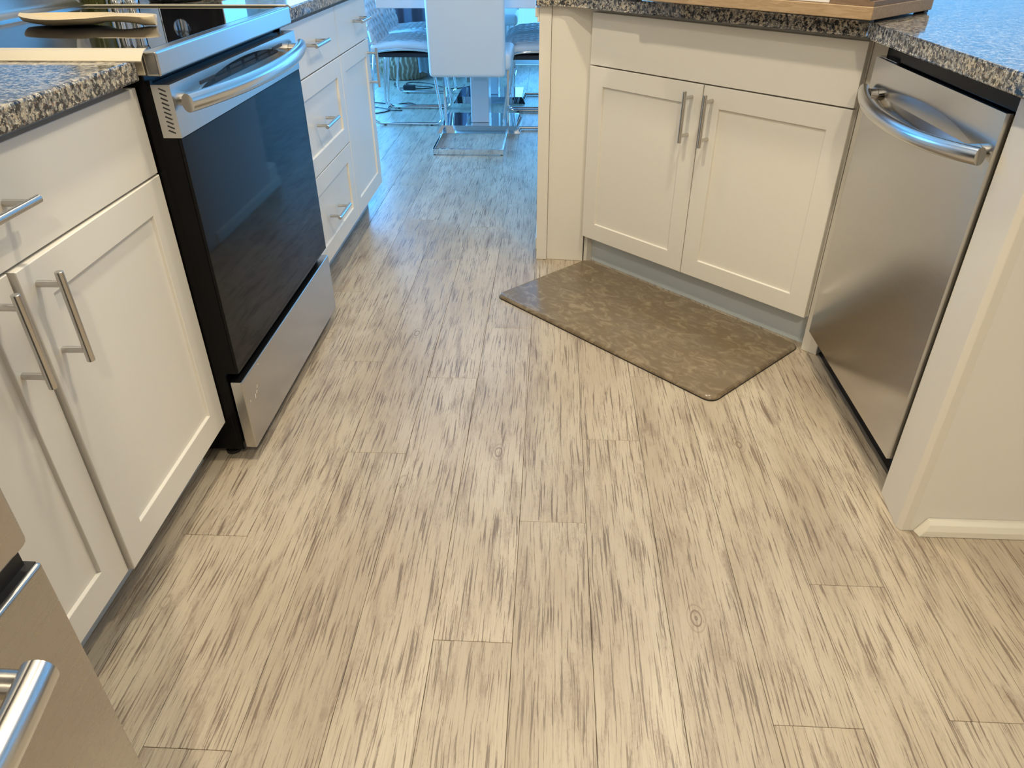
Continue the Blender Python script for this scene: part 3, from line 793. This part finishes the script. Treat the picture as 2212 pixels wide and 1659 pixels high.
# far-end chair
t = thing('dining_chair', 'white chair at the far end of the table facing the kitchen, seen under the tabletop', 'chair', (-.50, 6.28, 0))
bm = bmesh.new(); cushion(bm, -.21, .21, .38, .44, .42, 1.0); obj('backrest', bm, 'leather', t, smooth=True, angle=60)
bm = bmesh.new(); cushion(bm, -.22, .22, -.05, .40, .41, .49, .028); obj('seat', bm, 'leather', t, smooth=True, angle=60)
for s in (-.2, .19):
    obj('side_bar', B(s, s+.010, -.05, .50, .004, .034, bev=.001), 'chrome', t)
    obj('leg', B(s, s+.012, -.05, -.02, .034, .415, bev=.001), 'chrome', t)
obj('base_bar', B(-.2, .2, .50, .51, .004, .034, bev=.001), 'chrome', t)

# wicker basket with blanket
t = thing('wicker_basket', 'round grey-brown wicker basket under the left dining chairs', 'basket', (-1.235, 6.46, 0))
bm = bmesh.new(); n1, n2 = 120, 26
def bf(u, v):
    a = 2*PI*u; z = .004+.30*v
    r = .165+.050*math.sin(PI*min(1, v*.9+.05))+.0085*math.sin(34*a+1.1*math.sin(v*15))+.003*math.sin(v*40+6*math.sin(a*9))
    return Vector((r*math.cos(a), r*math.sin(a), z))
grid(bm, 360, 66, bf); bmesh.ops.remove_doubles(bm, verts=bm.verts[:], dist=.0002)
lathe(bm, [(0, .002), (.17, .004)], 40)
obj('weave', bm, 'wick', t, smooth=True)
ring = [(.185*math.cos(2*PI*k/40), .185*math.sin(2*PI*k/40), .306) for k in range(40)]
obj('rim', tube(bmesh.new(), ring, .011, 10, closed=True), 'wick', t, smooth=True)
bm = bmesh.new()
def blf(u, v):
    a = -.9+1.2*u; r = .20+.012*math.sin(u*31)+.03*v; z = .31-.25*v+.01*math.sin(u*17)
    return Vector((r*math.cos(a)+.012, r*math.sin(a), z))
grid(bm, 40, 14, blf); bmesh.ops.solidify(bm, geom=bm.faces[:], thickness=.010)
o = obj('blanket', bm, 'blanket', smooth=True); o.location = (-1.235, 6.46, 0)
tag(o, 'pale knitted blanket spilling over the right of the wicker basket', 'blanket')

# curtain
bm = bmesh.new()
def cf(u, v):
    x = -1.50+.86*u; d = .028*math.sin(u*11*PI)+.008*math.sin(u*29*PI)
    return Vector((x, 6.93+d*(.7+.3*v), .02+2.16*(1-v)))
grid(bm, 110, 10, cf); bmesh.ops.solidify(bm, geom=bm.faces[:], thickness=.004)
tag(obj('curtain', bm, 'curtain', smooth=True), 'dark slate curtain behind the dining table', 'curtain')
bm = bmesh.new(); tube(bm, [(-2.5, 6.93, 2.23), (2.6, 6.93, 2.23)], .012, 14)
tag(obj('curtain_rod', bm, 'chrome', smooth=True, angle=40), 'chrome curtain rod above the glass doors', 'curtain rod')

# power adapter with its cable, loose cable by the cabinet
t = thing('power_adapter', 'small black power adapter with thin cable on the floor under the left chairs', 'adapter', (-1.105, 5.93, 0))
obj('brick', B(-.045, .045, -.025, .025, .0005, .032, bev=.004, seg=2), 'cable', t)
cp = smoothpath([(.045, 0, .010), (.10, .02, .004), (.17, .06, .0035), (.14, .10, .0035), (.02, .13, .0035), (-.06, .20, .0035), (-.03, .27, .0035), (.10, .24, .0035), (.20, .14, .0035), (.30, .03, .0035), (.40, .06, .0035), (.47, .17, .0035), (.45, .30, .0035)], 8)
obj('cable', tube(bmesh.new(), cp, .003, 8), 'cable', t, smooth=True)
cp = smoothpath([(-.045, 0, .012), (-.09, .05, .004), (-.14, .13, .0035), (-.16, .25, .0035)], 8)
obj('cable', tube(bmesh.new(), cp, .003, 8), 'cable', t, smooth=True)
cp = smoothpath([(-1.30, 5.45, .004), (-1.16, 5.40, .004), (-1.05, 5.30, .004), (-.975, 5.31, .004), (-.965, 5.38, .004), (-1.02, 5.42, .006), (-1.10, 5.36, .008), (-1.14, 5.28, .006), (-1.12, 5.20, .004), (-1.17, 5.12, .004), (-1.24, 5.10, .004)], 8)
cp2 = smoothpath([(-1.26, 5.30, .005), (-1.16, 5.24, .007), (-1.08, 5.18, .007), (-1.03, 5.20, .004)], 8)
bm = bmesh.new(); tube(bm, cp, .0035, 8); tube(bm, cp2, .0035, 8)
tag(obj('cable', bm, 'cable', smooth=True), 'loose black cable looping on the floor by the nearer left chair leg', 'cable')
# storage cubes of the small cabinet visible at far end
